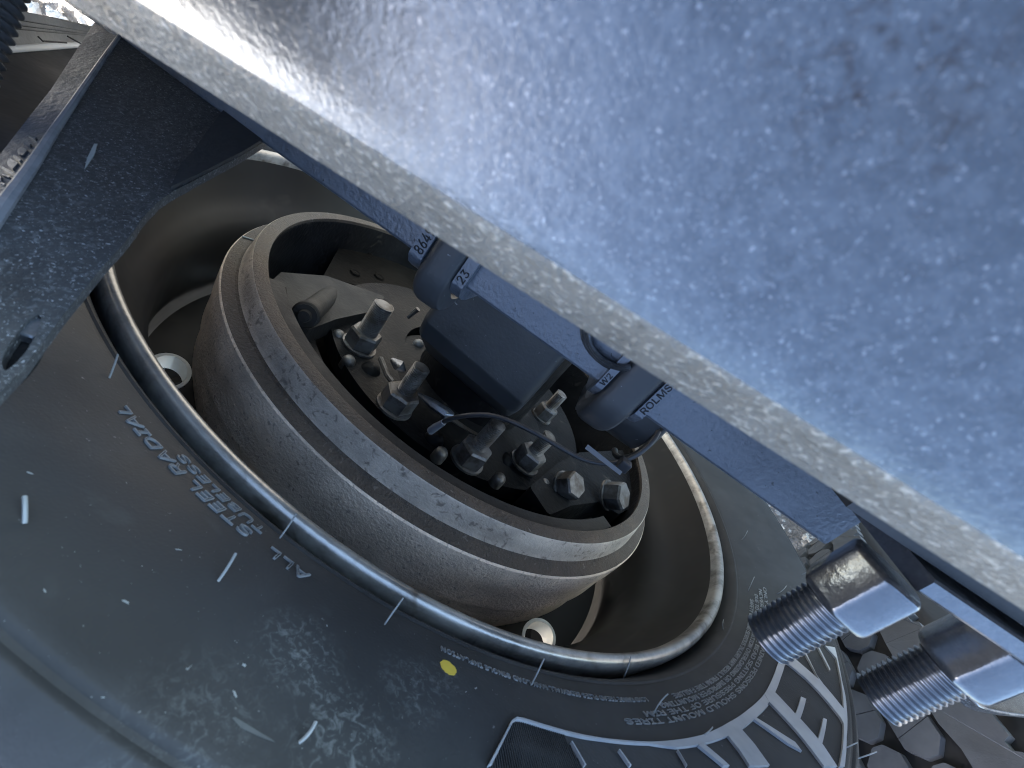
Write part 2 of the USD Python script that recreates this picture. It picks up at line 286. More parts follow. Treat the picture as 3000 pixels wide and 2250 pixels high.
inner = c8([(60, 520), (130, 390), (200, 260), (240, 182), (280, 155), (340, 165), (500, 215), (650, 257), (800, 290), (950, 313), (1100, 330), (1300, 340), (1500, 325), (1700, 285), (1900, 190), (2050, 90), (2150, 0)]) + c6([(180, 640), (290, 430), (350, 260), (380, 190)])
outer = c6([(470, 190), (400, 430), (320, 630), (210, 800)]) + c8([(2205, 55), (2110, 150), (2000, 240), (1890, 292), (1710, 352), (1500, 382), (1300, 352), (1100, 343), (950, 326), (800, 303), (650, 270), (500, 229), (340, 179), (285, 169), (252, 190), (215, 265), (150, 390), (85, 520)])
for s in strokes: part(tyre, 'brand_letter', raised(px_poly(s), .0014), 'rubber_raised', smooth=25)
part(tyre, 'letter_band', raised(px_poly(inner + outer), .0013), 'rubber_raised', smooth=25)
# fine serrations in the panel left of the letters
ser = []
for th in np.arange(D(61), D(80), .0028):
    a, b = .3395, .372
    v = np.vstack([sw([th, th + .0011, th + .0011, th], [a, a, b, b], .0005), sw([th - .0004, th + .0015, th + .0015, th - .0004], [a, a, b, b], -.0003)])
    ser.append(trimesh.Trimesh(v, [(0, 1, 2), (0, 2, 3), (4, 0, 3), (4, 3, 7), (1, 5, 6), (1, 6, 2)], process=False))
lim = px_poly(c8([(80, 520), (160, 400), (270, 175), (340, 178), (650, 275), (690, 340), (790, 520), (700, 700), (0, 700)])); keep = []
for m_ in ser:
    pt = m_.vertices[:4].mean(0)
    th = math.atan2(pt[2], pt[0]); ln = LineString([(th * R0, .335), (th * R0, .39)]).intersection(lim)
    if ln.is_empty: continue
    a, b = ln.bounds[1], ln.bounds[3]
    v = np.vstack([sw([th, th + .0011, th + .0011, th], [a, a, b, b], .0004), sw([th - .0004, th + .0015, th + .0015, th - .0004], [a, a, b, b], -.0004)])
    keep.append(trimesh.Trimesh(v, [(0, 2, 1), (0, 3, 2), (4, 3, 0), (4, 7, 3), (1, 6, 5), (1, 2, 6)], process=False))
if keep: part(tyre, 'serration', cat_(keep), 'rubber', smooth=False, kind='stuff')
# moulding vent hairs
hairs = [((345, 1038), (320, 1108), 1.0), ((483, 1078), (428, 1127), .9), ((72, 1455), (72, 1533), 1.5), ((690, 1622), (638, 1704), 1.3), ((867, 1506), (819, 1577), 1.0), ((1165, 1705), (1133, 1758), .8), ((1181, 1752), (1126, 1830), 1.0), ((1594, 1930), (1557, 2007), 1.0),
         ((1848, 1925), (1826, 1988), 1.0), ((1957, 2033), (1913, 2095), 1.0), ((925, 2115), (877, 2175), 1.4), ((2088, 2130), (2050, 2160), .9), ((2210, 1690), (2192, 1730), .8), ((2190, 1555), (2172, 1582), .7), ((2120, 1815), (2119, 1845), .7), ((2378, 1665), (2346, 1684), .7), ((2304, 1716), (2276, 1740), .7), ((2512, 2175), (2480, 2190), .9), ((2568, 2202), (2513, 2222), 1.0)]
for (x0, y0), (x1, y1), w in hairs:
    b = on_tyre(x1, y1); p0 = on_tyre(x0, y0); kb = np.linalg.norm(b - EYE) / np.linalg.norm(ray(x1, y1)); kt = min(np.linalg.norm(p0 - EYE) / np.linalg.norm(ray(x0, y0)), kb + .01) * .975
    t = atk(x0, y0, kt); mid = atk((x0 + x1) / 2 + (y1 - y0) * rng.uniform(-.07, .07), (y0 + y1) / 2 + rng.uniform(-4, 4), (kb + kt) / 2 * .995)
    part(tyre, 'vent_hair', tube([b, mid, t], .00033 * w, 6, 9), 'hair')
# chalky dust blots and the yellow balance dot
def blob(x, y, rx, ry, h, rot=0, n=28, jag=.2):
    th, r = rt(x, y); a = np.linspace(0, 2 * PI, n, endpoint=False); k = 1 + jag * (rng.random(n) - .5) * 2
    P = np.stack([np.cos(a) * rx * k, np.sin(a) * ry * k], 1); c, s = math.cos(rot), math.sin(rot)
    return Polygon(np.stack([th * R0 + P[:, 0] * c - P[:, 1] * s, r + P[:, 0] * s + P[:, 1] * c], 1))
part(tyre, 'balance_mark', raised(blob(1312, 1957, .0037, .0029, 0, jag=.06), .00015, base=-.0003), 'yellow_paint')
for n_, (cx, cy, sx, sy, cnt) in enumerate([(400, 1640, 300, 260, 9), (700, 1980, 420, 200, 9), (1500, 2000, 250, 60, 6)]):
    bl = []
    for k in range(cnt):
        x, y = cx + rng.normal() * sx * .5, cy + rng.normal() * sy * .5
        if not (5 < x < 2900 and 1200 < y < 2240): continue
        s = rng.uniform(.15, 1) ** 3 * .0005; bl.append(raised(blob(x, y, s * rng.uniform(1, 2.6), s * .6, 0, rng.uniform(0, 3), 14, .55), .00012, base=-.0003))
    part(tyre, 'dust_speck', cat_(bl), 'dust', kind='stuff')
part(tyre, 'scuff', raised(px_poly([(679, 2105), (686, 2103), (740, 2135), (800, 2170), (803, 2176), (760, 2160), (705, 2132)]), .0001, base=-.0003), 'scuff')

# ------------------------------------------------------------------ rim
rimp = [(.2975, -.020), (.2992, -.010), (.2996, -.003), (.2988, .0012), (.2970, .0031), (.2949, .0033), (.2930, .0020), (.2917, -.001), (.2908, -.006)]
part(wheel, 'rim_lip', revolve(rimp, 320), 'lip_metal', smooth=60)
barrel = [(.2908, -.006), (.2896, -.012), (.2870, -.024), (.2825, -.036), (.2785, -.043), (.2750, -.048), (.268, -.056), (.2625, -.066), (.261, -.08), (.261, -.112), (.2635, -.124), (.268, -.134), (.274, -.150), (.2775, -.175), (.279, -.205), (.290, -.214), (.298, -.220)]
part(wheel, 'rim_barrel', revolve(barrel, 320), 'rim_paint', smooth=50)
# disc with hand holes
holes = [30, 66, 102, 138, 174, 210, 246, 282, 318, 354]
disc = Polygon(arc(0, 0, .2610, 0, 359, 180)).difference(Polygon(arc(0, 0, .140, 0, 359, 90)))
hp = []
for h in holes:
    c = affinity.translate(affinity.rotate(affinity.scale(Polygon(arc(0, 0, 1, 0, 350, 36)), .0140, .0205), h), .2385 * math.cos(D(h)), .2385 * math.sin(D(h)))
    disc = disc.difference(c); hp.append(c)
dm = prism(disc, (0, -.152, 0), (1, 0, 0), (0, 0, 1), (0, 1, 0), .012)
part(wheel, 'wheel_disc', dm, 'rim_paint', smooth=30)
for c in hp:
    part(wheel, 'hand_hole_rim', prism(c.buffer(.0015).difference(c.buffer(-.0015)), (0, -.1535, 0), (1, 0, 0), (0, 0, 1), (0, 1, 0), .0145), 'white_metal')

# added outer wheel, unseen: keeps the hand holes dark
added_dual = thing('added_outer_wheel', 'added unseen outer tyre and rim, darkening the hand holes of the near wheel', 'wheel', (0, -.40, -.405))
oy = -.42
part(added_dual, 'tyre', revolve([(.298, oy + .10), (.33, oy + .12), (.365, oy + .138), (.385, oy + .13), (.400, oy + .11), (.405, oy + .09), (.405, oy - .09), (.400, oy - .11), (.385, oy - .13), (.365, oy - .138), (.33, oy - .12), (.298, oy - .10)], 160), 'rubber')
part(added_dual, 'rim', revolve([(.298, oy + .10), (.288, oy + .10), (.262, oy + .04), (.262, oy - .04), (.288, oy - .10), (.298, oy - .10)], 160), 'oily_black')

# ------------------------------------------------------------------ brake drum
drum = thing('brake_drum', 'rusty ribbed cast iron brake drum seated inside the wheel rim', 'brake drum', (0, -.08, -.236))
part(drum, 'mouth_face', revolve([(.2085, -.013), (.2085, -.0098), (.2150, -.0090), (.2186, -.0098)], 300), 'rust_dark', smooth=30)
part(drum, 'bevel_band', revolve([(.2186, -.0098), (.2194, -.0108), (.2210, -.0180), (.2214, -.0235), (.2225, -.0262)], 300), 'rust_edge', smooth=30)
part(drum, 'step_face', revolve([(.2225, -.0262), (.2240, -.0278), (.2290, -.0292), (.2318, -.0300)], 300), 'rust_dark', smooth=30)  # darker rust tone paints the shade on this inboard-facing step
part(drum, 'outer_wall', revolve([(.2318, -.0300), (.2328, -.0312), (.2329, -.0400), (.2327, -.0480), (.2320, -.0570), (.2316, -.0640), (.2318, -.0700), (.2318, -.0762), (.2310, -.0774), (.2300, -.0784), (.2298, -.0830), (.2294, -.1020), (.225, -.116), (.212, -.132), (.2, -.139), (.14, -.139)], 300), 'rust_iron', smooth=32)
part(drum, 'braking_surface', revolve([(.2085, -.013), (.2078, -.016), (.2078, -.125), (.19, -.132), (.08, -.132)], 200)
     .copy(), 'oily_black', smooth=30)
mk = atk(693, 690, .36); q0 = Polygon(); 
pm = [np.array([.2320 * math.cos(a), -.0296, .2320 * math.sin(a)]) for a in (0,)]
d0 = math.atan2(atp(700, 688, 1, -.029)[2], atp(700, 688, 1, -.029)[0])
part(drum, 'chalk_mark', cat_([tube([np.array([r * math.cos(d0), -.0278 - (r - .224) * .25 + .0008, r * math.sin(d0)]) for r in (.2235, .2275, .2315)], .0008, 6)]), 'dust')

# ------------------------------------------------------------------ brake gear inside the drum
gear = thing('brake_assembly', 'oily brake shoe, spider flange and bolts inside the rusty drum', 'brake', (0, -.06, 0))
def arcband(r0, r1, y0, y1, a0, a1, n=60):
    prof_ = [(r0, y0), (r0, y1), (r1, y1), (r1, y0), (r0, y0)]; m_ = revolve(prof_, n, D(a0), D(a1))
    a, b = revolve(prof_, 1, D(a0), D(a0 + .02)), revolve(prof_, 1, D(a1 - .02), D(a1))
    caps = []
    for aa in (a0, a1):
        P = np.array([[r * math.cos(D(aa)), y, r * math.sin(D(aa))] for r, y in prof_[:4]]); caps.append(trimesh.Trimesh(P, [(0, 1, 2), (0, 2, 3), (0, 2, 1), (0, 3, 2)], process=False))
    return cat_([m_] + caps)
part(gear, 'brake_lining', arcband(.1965, .2068, -.10, -.0135, 31, 132), 'shoe', smooth=30)
part(gear, 'shoe_table', arcband(.1925, .1965, -.09, -.020, 33, 134), 'grease_brown', smooth=30)
web = Polygon(arc(0, 0, .193, 60, 150, 30) + arc(0, 0, .160, 150, 60, 30))
part(gear, 'shoe_web', prism(web, (0, -.062, 0), (1, 0, 0), (0, 0, 1), (0, 1, 0), .012), 'oily_black')
# spider flange
fl = Polygon(arc(0, 0, .1475, 0, 357, 120)).difference(Polygon(arc(0, 0, .075, 0, 355, 60)))
part(gear, 'spider_flange', prism(fl, (0, -.058, 0), (1, 0, 0), (0, 0, 1), (0, 1, 0), .014), 'oily_black', smooth=30)
part(gear, 'hub_face', prism(Polygon(arc(0, 0, .188, 0, 357, 90)), (0, -.112, 0), (1, 0, 0), (0, 0, 1), (0, 1, 0), .012), 'grease_brown', smooth=30)
part(gear, 'raised_boss', lathe([(.0, .010), (.060, .010), (.075, .007), (.092, .0), (.092, -.02)], (.02, -.047, .03), (0, 1, 0), 64), 'oily_black', smooth=40)
part(gear, 'arc_rib', arcband(.098, .104, -.05, -.038, 55, 78, 20), 'bolt_steel')
def thread(r, L, pitch, y0=0.0):
    out = [(0, y0), (r * .8, y0)]; t = y0
    while t + pitch <= y0 + L: out += [(r * .88, t + pitch * .1), (r, t + pitch * .42), (r, t + pitch * .58), (r * .88, t + pitch * .9)]; t += pitch
    return out + [(r * .85, y0 + L), (0, y0 + L)]
def helix(r, L, pitch, origin, axis, n=48):
    u, w, ax_ = frame_of(axis); prof_ = np.array(thread(r, L + 2 * pitch, pitch, -pitch)[2:-2]); K = len(prof_); a = np.linspace(0, 2 * PI, n + 1)
    t = np.clip(prof_[None, :, 1] + pitch * a[:, None] / (2 * PI) - pitch / 2, 0, L); rr = np.where((t <= 0) | (t >= L), r * .86, prof_[None, :, 0])
    v = np.asarray(origin) + rr[..., None] * (np.cos(a)[:, None, None] * u + np.sin(a)[:, None, None] * w) + t[..., None] * ax_
    i, j = np.meshgrid(np.arange(n), np.arange(K - 1), indexing='ij'); f = np.stack([i * K + j, (i + 1) * K + j, (i + 1) * K + j + 1, i * K + j + 1], -1).reshape(-1, 4)
    m_ = trimesh.Trimesh(v.reshape(-1, 3), np.vstack([f[:, [0, 1, 2]], f[:, [0, 2, 3]]]), process=False)
    return cat_([m_, lathe([(0, L), (r * .80, L), (r * .86, L - .0004)][::-1], origin, axis, n), lathe([(r * .86, .0), (0, 0)][::-1], origin, axis, n)])
def hexnut(p, axis, af, h, spin=0.0, ch=.12):
    R = af / math.sqrt(3); a = lathe([(0, 0), (R * .93, 0), (R, h * ch), (R, h * (1 - ch)), (R * .90, h), (0, h)], p, axis, 6, spin); return a
def bolt(parent, px, py, y, af=.0235, hn=.015, rt_=.0066, L=.026, spin=.3, tilt=(0, 1, 0)):
    p = atp(px, py, 1, y); ax = np.asarray(tilt, float); ax /= np.linalg.norm(ax)
    b = part(parent, 'bolt_nut', cat_([hexnut(p - ax * hn * .5, ax, af, hn, spin), lathe([(0, -.002), (af * .62, -.002), (af * .62, 0), (0, 0)], p - ax * hn * .5, ax, 32)]), 'bolt_steel', smooth=20)
    if L: part(b, 'bolt_thread', helix(rt_, L, .0017, p + ax * (hn * .5 - .001), ax, 28), 'bolt_steel', smooth=50)
bolt(gear, 1172, 1166, -.028, spin=.2)
bolt(gear, 1386, 1326, -.028, spin=.5, L=.027)
bolt(gear, 1553, 1338, -.030, spin=.1, L=.022)
bolt(gear, 1066, 990, -.034, spin=.7, L=.030, rt_=.0085, af=.024)
bolt(gear, 1600, 1205, -.034, spin=.2, L=.022, af=.020)
bolt(gear, 1672, 1422, -.016, spin=.5, L=0, af=.0205, hn=.014, tilt=(.35, .75, .35)); bolt(gear, 1806, 1452, -.012, spin=.2, L=0, af=.0225, hn=.016, tilt=(.5, .7, .3))
# casting that carries the two bolt heads, and the arm of the shoe
cst = Polygon([tuple(atp(x, y, 1, -.028)[[0, 2]]) for x, y in [(1560, 1440), (1640, 1370), (1700, 1340), (1840, 1330), (1868, 1390), (1858, 1470), (1800, 1500), (1740, 1465), (1660, 1475), (1600, 1500)]]).buffer(.004)
part(gear, 'anchor_casting', prism(cst, (0, -.075, 0), (1, 0, 0), (0, 0, 1), (0, 1, 0), .050), 'oily_black', smooth=35)
pl = [atp(*p, 1, -.045) for p in [(948, 807), (1031, 657), (1260, 720), (1200, 880), (1132, 862)]]
part(gear, 'bracket_plate', prism(Polygon([(p[0], p[2]) for p in pl]), (0, -.055, 0), (1, 0, 0), (0, 0, 1), (0, 1, 0), .010), 'grease_brown')
for x, y in [(1078, 738), (1130, 752), (1040, 800), (1110, 812)]:
    part(gear, 'dimple', lathe([(.0026, -.001), (.0060, .0), (.0050, .0016), (.0034, .0006), (.0018, .0012), (0, .0014)], atp(x, y, 1, -.0445), (0, 1, 0), 20), 'grease_brown', smooth=60)
arm = Polygon([tuple(atp(x, y, 1, -.034)[[0, 2]]) for x, y in [(800, 830), (830, 802), (960, 812), (1120, 868), (1100, 905), (980, 930), (900, 960), (830, 930)]]).buffer(.002)
part(gear, 'shoe_arm', prism(arm, (0, -.052, 0), (1, 0, 0), (0, 0, 1), (0, 1, 0), .018), 'shoe')
p = atp(893, 925, 1, -.020); p2 = atp(985, 850, 1, -.050)
part(gear, 'return_spring', tube([p, p2], .0085, 20), 'shoe')
part(gear, 'spring_end', cat_([lathe([(.0055, 0), (.0092, .001), (.0100, .0025), (.0092, .004), (.0100, .006), (.0092, .008), (.0085, .009)], p, p2 - p, 24), lathe([(0, -.003), (.004, -.003), (.0055, 0.002)], p, p2 - p, 16)]), 'shoe', smooth=50)
part(gear, 'adjuster_tab', tube([atp(1115, 1050, 1, -.03), atp(1135, 1100, 1, -.03), atp(1150, 1120, 1, -.03)], .0022, 8), 'bolt_steel')
for (x, y) in [(1085, 1085), (1485, 1350), (1270, 1290)]:
    part(gear, 'cast_dimple', lathe([(0, .006), (.006, .005), (.009, 0), (.009, -.01)], atp(x, y, 1, -.045), (0, 1, 0), 24), 'oily_black', smooth=50)
part(gear, 'grease_smear', tube([atp(1150, 1055, 1, -.005), atp(1168, 1070, 1, -.002), atp(1182, 1085, 1, -.008)], [.002, .0045, .002], 8), 'zinc')
part(gear, 'foil_strip', tube([atp(1228, 1155, 1, -.012), atp(1270, 1185, 1, -.010), atp(1310, 1212, 1, -.008), atp(1330, 1216, 1, -.006)], [.0015, .004, .0045, .0015], 8), 'zinc')
for x, y, yy in [(1225, 1010, -.040), (1460, 1405, -.036), (1590, 1420, -.030), (1290, 1330, -.038), (1020, 1060, -.044), (990, 985, -.046)]:
    part(gear, 'rivet', lathe([(0, .0055), (.0032, .005), (.0050, .0028), (.0055, 0), (.0055, -.006)], atp(x, y, 1, yy), (0, 1, 0), 20), 'bolt_steel', smooth=60)
part(gear, 'flat_clip', tube([atp(1195, 930, 1, .0), atp(1225, 905, 1, .012)], [.0016, .0022], 8), 'bolt_steel')

# ------------------------------------------------------------------ axle seat block and stub
ax = thing('axle_seat', 'square black painted axle block with a rounded edge, behind the long blue-lit bar', 'axle', (.01, .04, .09))
prof_ = [(.13, .06), (.13, .142)] + arc(.0375, .138, .014, 96, 140, 7) + arc(.004, .096, .012, 140, 180, 6) + [(-.008, .06)]
import manifold3d as m3
sp = m3.Manifold.sphere(.0075, 24)
blk = m3.Manifold.batch_hull([sp.translate([x, y, z]) for x in (-.026, .050) for y, z in ((.125, .06), (.125, .1365), (.040, .1445), (.030, .140), (.004, .100), (.001, .06))])
part(ax, 'block', blk, 'black_paint', smooth=35)
part(ax, 'axle_tube', lathe([(0, -.16), (.058, -.16), (.058, .6), (0, .6)], (.013, 0, .03), (0, 1, 0), 48), 'oily_black', smooth=35)
st = thing('air_fitting', 'short curved black pipe stub hanging below the second casting on the bar', 'pipe', (.11, .07, .12))
part(st, 'stub', sweep_yz([(.115, .085), (.115, .150), (.070, .150)] + arc(.066, .128, .022, 90, 185, 10) + [(.046, .085)], .086, .1310, .10, 2), 'black_paint')
part(st, 'stub_lip', tube([(.1325, .108, .150), (.1325, .080, .151), (.1320, .060, .149), (.130, .050, .140), (.128, .046, .125)], .0022, 10, 16), 'black_paint')

# ------------------------------------------------------------------ long bar with its two castings
SL = .088
bar = thing('equalizer_bar', 'long flat steel bar, sky blue in the light, with two cast clips round it', 'bar', (0, .15, .2))
ye = .1022 - SL * .0615
XE = atp(2472, 1560, 2, .22)[0]
part(bar, 'bar_body', sweep_yz([(ye, .206), (ye, .2195), (ye + .0012, .2202), (ye + .11, .2202), (ye + .11, .206)], -.42, XE, SL, 2), 'bar_paint', smooth=30)
def clip_x(x, y): return atp(x, y, 2, .2235)[0]
def strap(x0, x1, R, drop, z=.2235, ahead=.004, taper=0.0, n=16, back=.09):
    """A cast strap over the bar's edge, curving down outside it and ending in a rounded tongue."""
    xc, hw = (x0 + x1) / 2, (x1 - x0) / 2; path = [(ye + back, z)] + [(ye - ahead + 0 * t, z) for t in (0,)]
    cy, cz = ye - ahead, z - R
    path += [(cy - R * math.sin(t), cz + R * math.cos(t)) for t in np.linspace(.08, PI / 2, n)]
    path += [(cy - R, cz - s) for s in np.linspace(0, drop, 8)[1:]]
    path = np.array(path); L = np.r_[0, np.cumsum(np.linalg.norm(np.diff(path, axis=0), axis=1))]; rows = []
    for (yy, zz), l in zip(path, L):
        e = max(0, (l - (L[-1] - hw)) / hw); w = hw * math.sqrt(max(1 - e * e, .0))
        for u in np.linspace(-1, 1, 13):
            bulge = .0025 * (1 - abs(u) ** 4); rows.append((xc + u * w, yy, zz, bulge, l))
    V = []
    tn = np.gradient(path, axis=0); tn /= np.linalg.norm(tn, axis=1)[:, None]
    for i, (x, yy, zz, bg, l) in enumerate(rows):
        t = tn[i // 13]; nrm = np.array([-t[1], t[0]]);  nrm = nrm if nrm[1] >= -1e-9 and (nrm[1] > .01 or nrm[0] < 0) else -nrm
        V.append((x, yy + nrm[0] * bg + SL * x, zz + nrm[1] * bg))
    K = len(path); V = np.array(V); q_ = np.arange(K * 13).reshape(K, 13); f_ = np.stack([q_[:-1, :-1], q_[:-1, 1:], q_[1:, 1:], q_[1:, :-1]], -1).reshape(-1, 4)
    W = V.copy(); W[:, 2] -= .006; W[:, 1] += .006; nV = len(V)
    edge = [(a, b) for a, b in zip(q_[:, 0][:-1], q_[:, 0][1:])] + [(b, a) for a, b in zip(q_[:, -1][:-1], q_[:, -1][1:])]
    fe = [(a, b, b + nV, a + nV) for a, b in edge]
    m_ = trimesh.Trimesh(np.vstack([V, W]), np.vstack([np.vstack([f_[:, [0, 1, 2]], f_[:, [0, 2, 3]]]), np.vstack([f_[:, [2, 1, 0]], f_[:, [3, 2, 0]]]) + nV] + [np.array([(a, b, c), (a, c, d)]) for a, b, c, d in fe]), process=False)
    trimesh.repair.fix_normals(m_); return m_
def face_text(text, x0, y0, h, ang, z, m='groove_black', name='cast_number', width=None):
    """Raised characters lying on an upward face; ang turns the reading direction from +X towards +Y."""
    t = meshkit.text_mesh(text, h, .0007, False); v = t.vertices
    if width: v = v * [width / t.bounds[1][0], 1, 1]
    c, s = math.cos(ang), math.sin(ang); return trimesh.Trimesh(np.stack([x0 + v[:, 0] * c - v[:, 1] * s, y0 + v[:, 0] * s + v[:, 1] * c, z + v[:, 2] - .0002], 1), t.faces, process=False)
def cast_clip(x0, a, b, x3, R, drop, name, t1, t2, lab):
    """Two numbered lands either side of a tongue."""
    c = part(bar, name, strap(a, b, R, drop, ahead=.001), 'black_paint', smooth=60)
    for (xa, xb, txt, w) in ((x0, a - .0006, t1, None), (b + .0006, x3, t2, None)):
        lm = sweep_yz([(ye - .010, .186), (ye - .0098, .205), (ye - .0085, .2130), (ye - .0055, .2200), (ye - .0015, .2238), (ye, .2245), (ye + .06, .2245), (ye + .06, .186)], xa, xb, SL, 2)
        part(bar, 'clip_land', lm, 'bar_paint', smooth=30)
        if txt: part(c, 'cast_number', face_text(txt, xb - (xb - xa) * .14, ye + SL * xb + .0012, (xb - xa) * .72, PI / 2, .2245, width=.0052 * len(txt) * .62), 'groove_black', smooth=False)
xa, xb, xc_, xd = clip_x(1196, 745), clip_x(1232, 775), clip_x(1322, 825), clip_x(1352, 852)
cast_clip(xa, xb, xc_, xd, .020, .014, 'first_tongue', '8649', '23', '')
xa, xb, xc_, xd = clip_x(1752, 1118), clip_x(1775, 1134), clip_x(1858, 1205), clip_x(1885, 1222)
cast_clip(xa, xb, xc_, xd, .022, .016, 'second_tongue', 'W2', 'ROLMS 62', '')
p = atp(1800, 1005, 2, .224)
part(bar, 'coil_end', cat_([tube([p + np.array([math.cos(t) * .0125 * s, math.sin(t) * .0085 * s, h]) for t in np.linspace(PI * 1.0, PI * 1.9, 12)], .0011, 8) for s, h in ((1, .002), (1.15, .000), (1.3, -.002))]), 'zinc')

# ------------------------------------------------------------------ frame rail
SR_ = .14
def bend(y0, z0, steps):
    p = np.array([y0, z0]); out = [tuple(p)]
    for a0, a1, r, n in steps:
        da = math.radians((a0 - a1) / n)
        for k in range(n):
            a = math.radians(a0) - (k + .5) * da; p = p + r * da * np.array([math.sin(a), -math.cos(a)]); out.append(tuple(p))
    return out
yc = .141 - SR_ * .0296; zc = .34
EDGE_W, EA = .0120, 146
e_dir = np.array([math.sin(D(EA)), -math.cos(D(EA))])
low = bend(yc, zc, [(200, EA, .0012, 5)]); q1 = np.array(low[-1]); qa = q1 + e_dir * EDGE_W; turn = bend(qa[0], qa[1], [(EA, 121, .0060, 8)]); q2 = np.array(turn[-1])
up_ = bend(q2[0], q2[1], [(121, 113, .050, 8), (113, 103, .15, 12), (103, 92, .36, 12), (92, 88, 1.1, 6)])
rail = thing('frame_rail', 'wide grey-black frame rail with a speckled rounded edge, out of focus across the upper right', 'frame rail', (0, .25, .25))
full = low + turn + up_
ys_ = full[0][0] + .004
inner_ = [(y + .004, z - .006) for y, z in full]
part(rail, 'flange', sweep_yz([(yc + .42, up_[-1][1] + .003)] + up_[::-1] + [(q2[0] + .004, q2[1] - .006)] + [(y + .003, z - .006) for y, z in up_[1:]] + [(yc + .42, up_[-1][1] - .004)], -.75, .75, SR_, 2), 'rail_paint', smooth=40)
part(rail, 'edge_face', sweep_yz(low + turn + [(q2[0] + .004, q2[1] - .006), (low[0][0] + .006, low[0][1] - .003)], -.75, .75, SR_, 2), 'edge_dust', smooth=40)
part(rail, 'web', sweep_yz([(yc + .10, zc + .018), (yc + .11, zc + .018), (yc + .11, zc - .17), (yc + .10, zc - .17)], -.75, .75, SR_, 2), 'bracket_paint')

# ------------------------------------------------------------------ U-bolts and their plate
def roundnut(p, axis, af, h, spin, n=72):
    m_ = lathe([(0, 0), (.9, 0), (.97, .0008), (1, .002), (1, h - .0025), (.97, h - .001), (.90, h), (0, h)], p, axis, n, spin)
    u, w, a_ = frame_of(axis); d = m_.vertices - p; x, y, t = d @ u, d @ w, d @ a_; th = np.arctan2(y, x) - spin; rr = np.hypot(x, y)
    hx = 1 / np.cos((th + PI / 6) % (PI / 3) - PI / 6); k = af / 2 * (1 / ((1 / hx) ** 14 + (1 / 1.125) ** 14) ** (1 / 14))
    q_ = rr * k; return trimesh.Trimesh(p + np.outer(q_ * np.cos(th + spin), u) + np.outer(q_ * np.sin(th + spin), w) + np.outer(t, a_), m_.faces, process=False)
def ubolt(x, z, y_tip, y_face, y_base, slope=0.0, label='', rb=.0088, af=.0232, spin=.25):
    u = thing('u_bolt', label, 'u-bolt', (x, y_base, z))
    ax_ = np.array([slope, -1.0, 0]); b = np.array([x, y_base, z]); h = y_base - y_face
    n_ = part(u, 'deep_nut', roundnut(b, ax_, af, h, spin), 'zinc', smooth=40)
    part(u, 'threaded_end', helix(rb, y_face - y_tip, .0021, b + ax_ * (h - .002), ax_, 64), 'zinc', smooth=50)
    return u
ubolt(.172, .2765, .0843, .1136, .1345, spin=.55, label='first threaded u-bolt end with a deep nut, nearest the big bar end')
ubolt(.2210, .2690, .0917, .1205, .1405, spin=.55, label='second threaded u-bolt end with a deep nut, closer to the lower right corner')
plt = thing('u_bolt_plate', 'flat clamp plate edge that both u-bolt nuts bear on', 'plate', (.2, .14, .26))
part(plt, 'plate', sweep_yz([(.1150, .20), (.1150, .2800), (.1158, .2808), (.1205, .2808), (.1213, .2800), (.1213, .20)], .179, .40, .115, 2), 'zinc', smooth=30)
part(plt, 'plate_back', sweep_yz([(.1228, .20), (.1228, .2720), (.150, .2720), (.150, .20)], .150, .40, .115, 2), 'black_paint', smooth=30)

# threaded rod at the upper left, its shadow put into the black colour
a, b = atk(2, 168, .165), atk(60, 5, .165); dv = b - a; dv /= np.linalg.norm(dv)
perp = np.cross(dv, ray(30, 80)); perp /= np.linalg.norm(perp); perp = perp if (BAS.T @ perp)[0] < 0 else -perp
o = atk(61, 89, .165) + perp * .0112
rod = thing('threaded_rod', 'threaded rod coloured black for the shadow it lies in, cut off by the upper left corner', 'threaded rod', o)
part(rod, 'rod', lathe(thread(.0112, .12, .0034), o - dv * .055, dv, 40), 'cable', smooth=50)

# ------------------------------------------------------------------ hanger bracket at the left
P0 = np.array([-.07, .066, .32]); NB = np.array([-.06, .97, .22]); NB /= np.linalg.norm(NB)
ub = np.cross(NB, [0, 0, 1.0]); ub /= np.linalg.norm(ub); wb = np.cross(NB, ub)
def b2(x, y, p0=P0, nn=NB, u=ub, w=wb):
    p = atplane(x, y, p0, nn) - p0; return (p @ u, p @ w)
outl = [(357, 97), (280, 208), (217, 303), (158, 389), (90, 497), (0, 624), (-60, 700), (-60, 1205), (0, 1150), (70, 1075), (134, 990), (186, 920), (238, 858), (303, 778), (362, 714), (398, 669), (410, 648), (434, 620), (466, 588), (505, 562), (600, 512), (705, 457), (790, 405), (830, 330), (560, 150), (430, 60)]
slot = [(8, 1078), (4, 1060), (14, 1030), (30, 1003), (60, 960), (85, 935), (112, 921), (121, 930), (116, 955), (103, 985), (80, 1025), (55, 1055), (30, 1078), (16, 1086)]
brk = thing('hanger_bracket', 'black hanger bracket plate with slotted hole and pale scuffs, over the tyre at left', 'bracket', (-.15, .06, .25))
pb = Polygon([b2(*p) for p in outl]).buffer(0).difference(Polygon([b2(*p) for p in slot]).buffer(0))
part(brk, 'plate', prism(pb, P0 - NB * .0035, ub, wb, NB, .0035), 'bracket_paint', smooth=25)
sh = [(669, 312), (601, 402), (574, 443), (530, 490), (500, 560), (600, 512), (705, 457), (790, 405), (830, 330), (740, 270)]
part(brk, 'gusset', prism(Polygon([b2(*p) for p in sh]).buffer(0), P0 + NB * .0003, ub, wb, NB, .0015), 'bracket_dark', smooth=25)
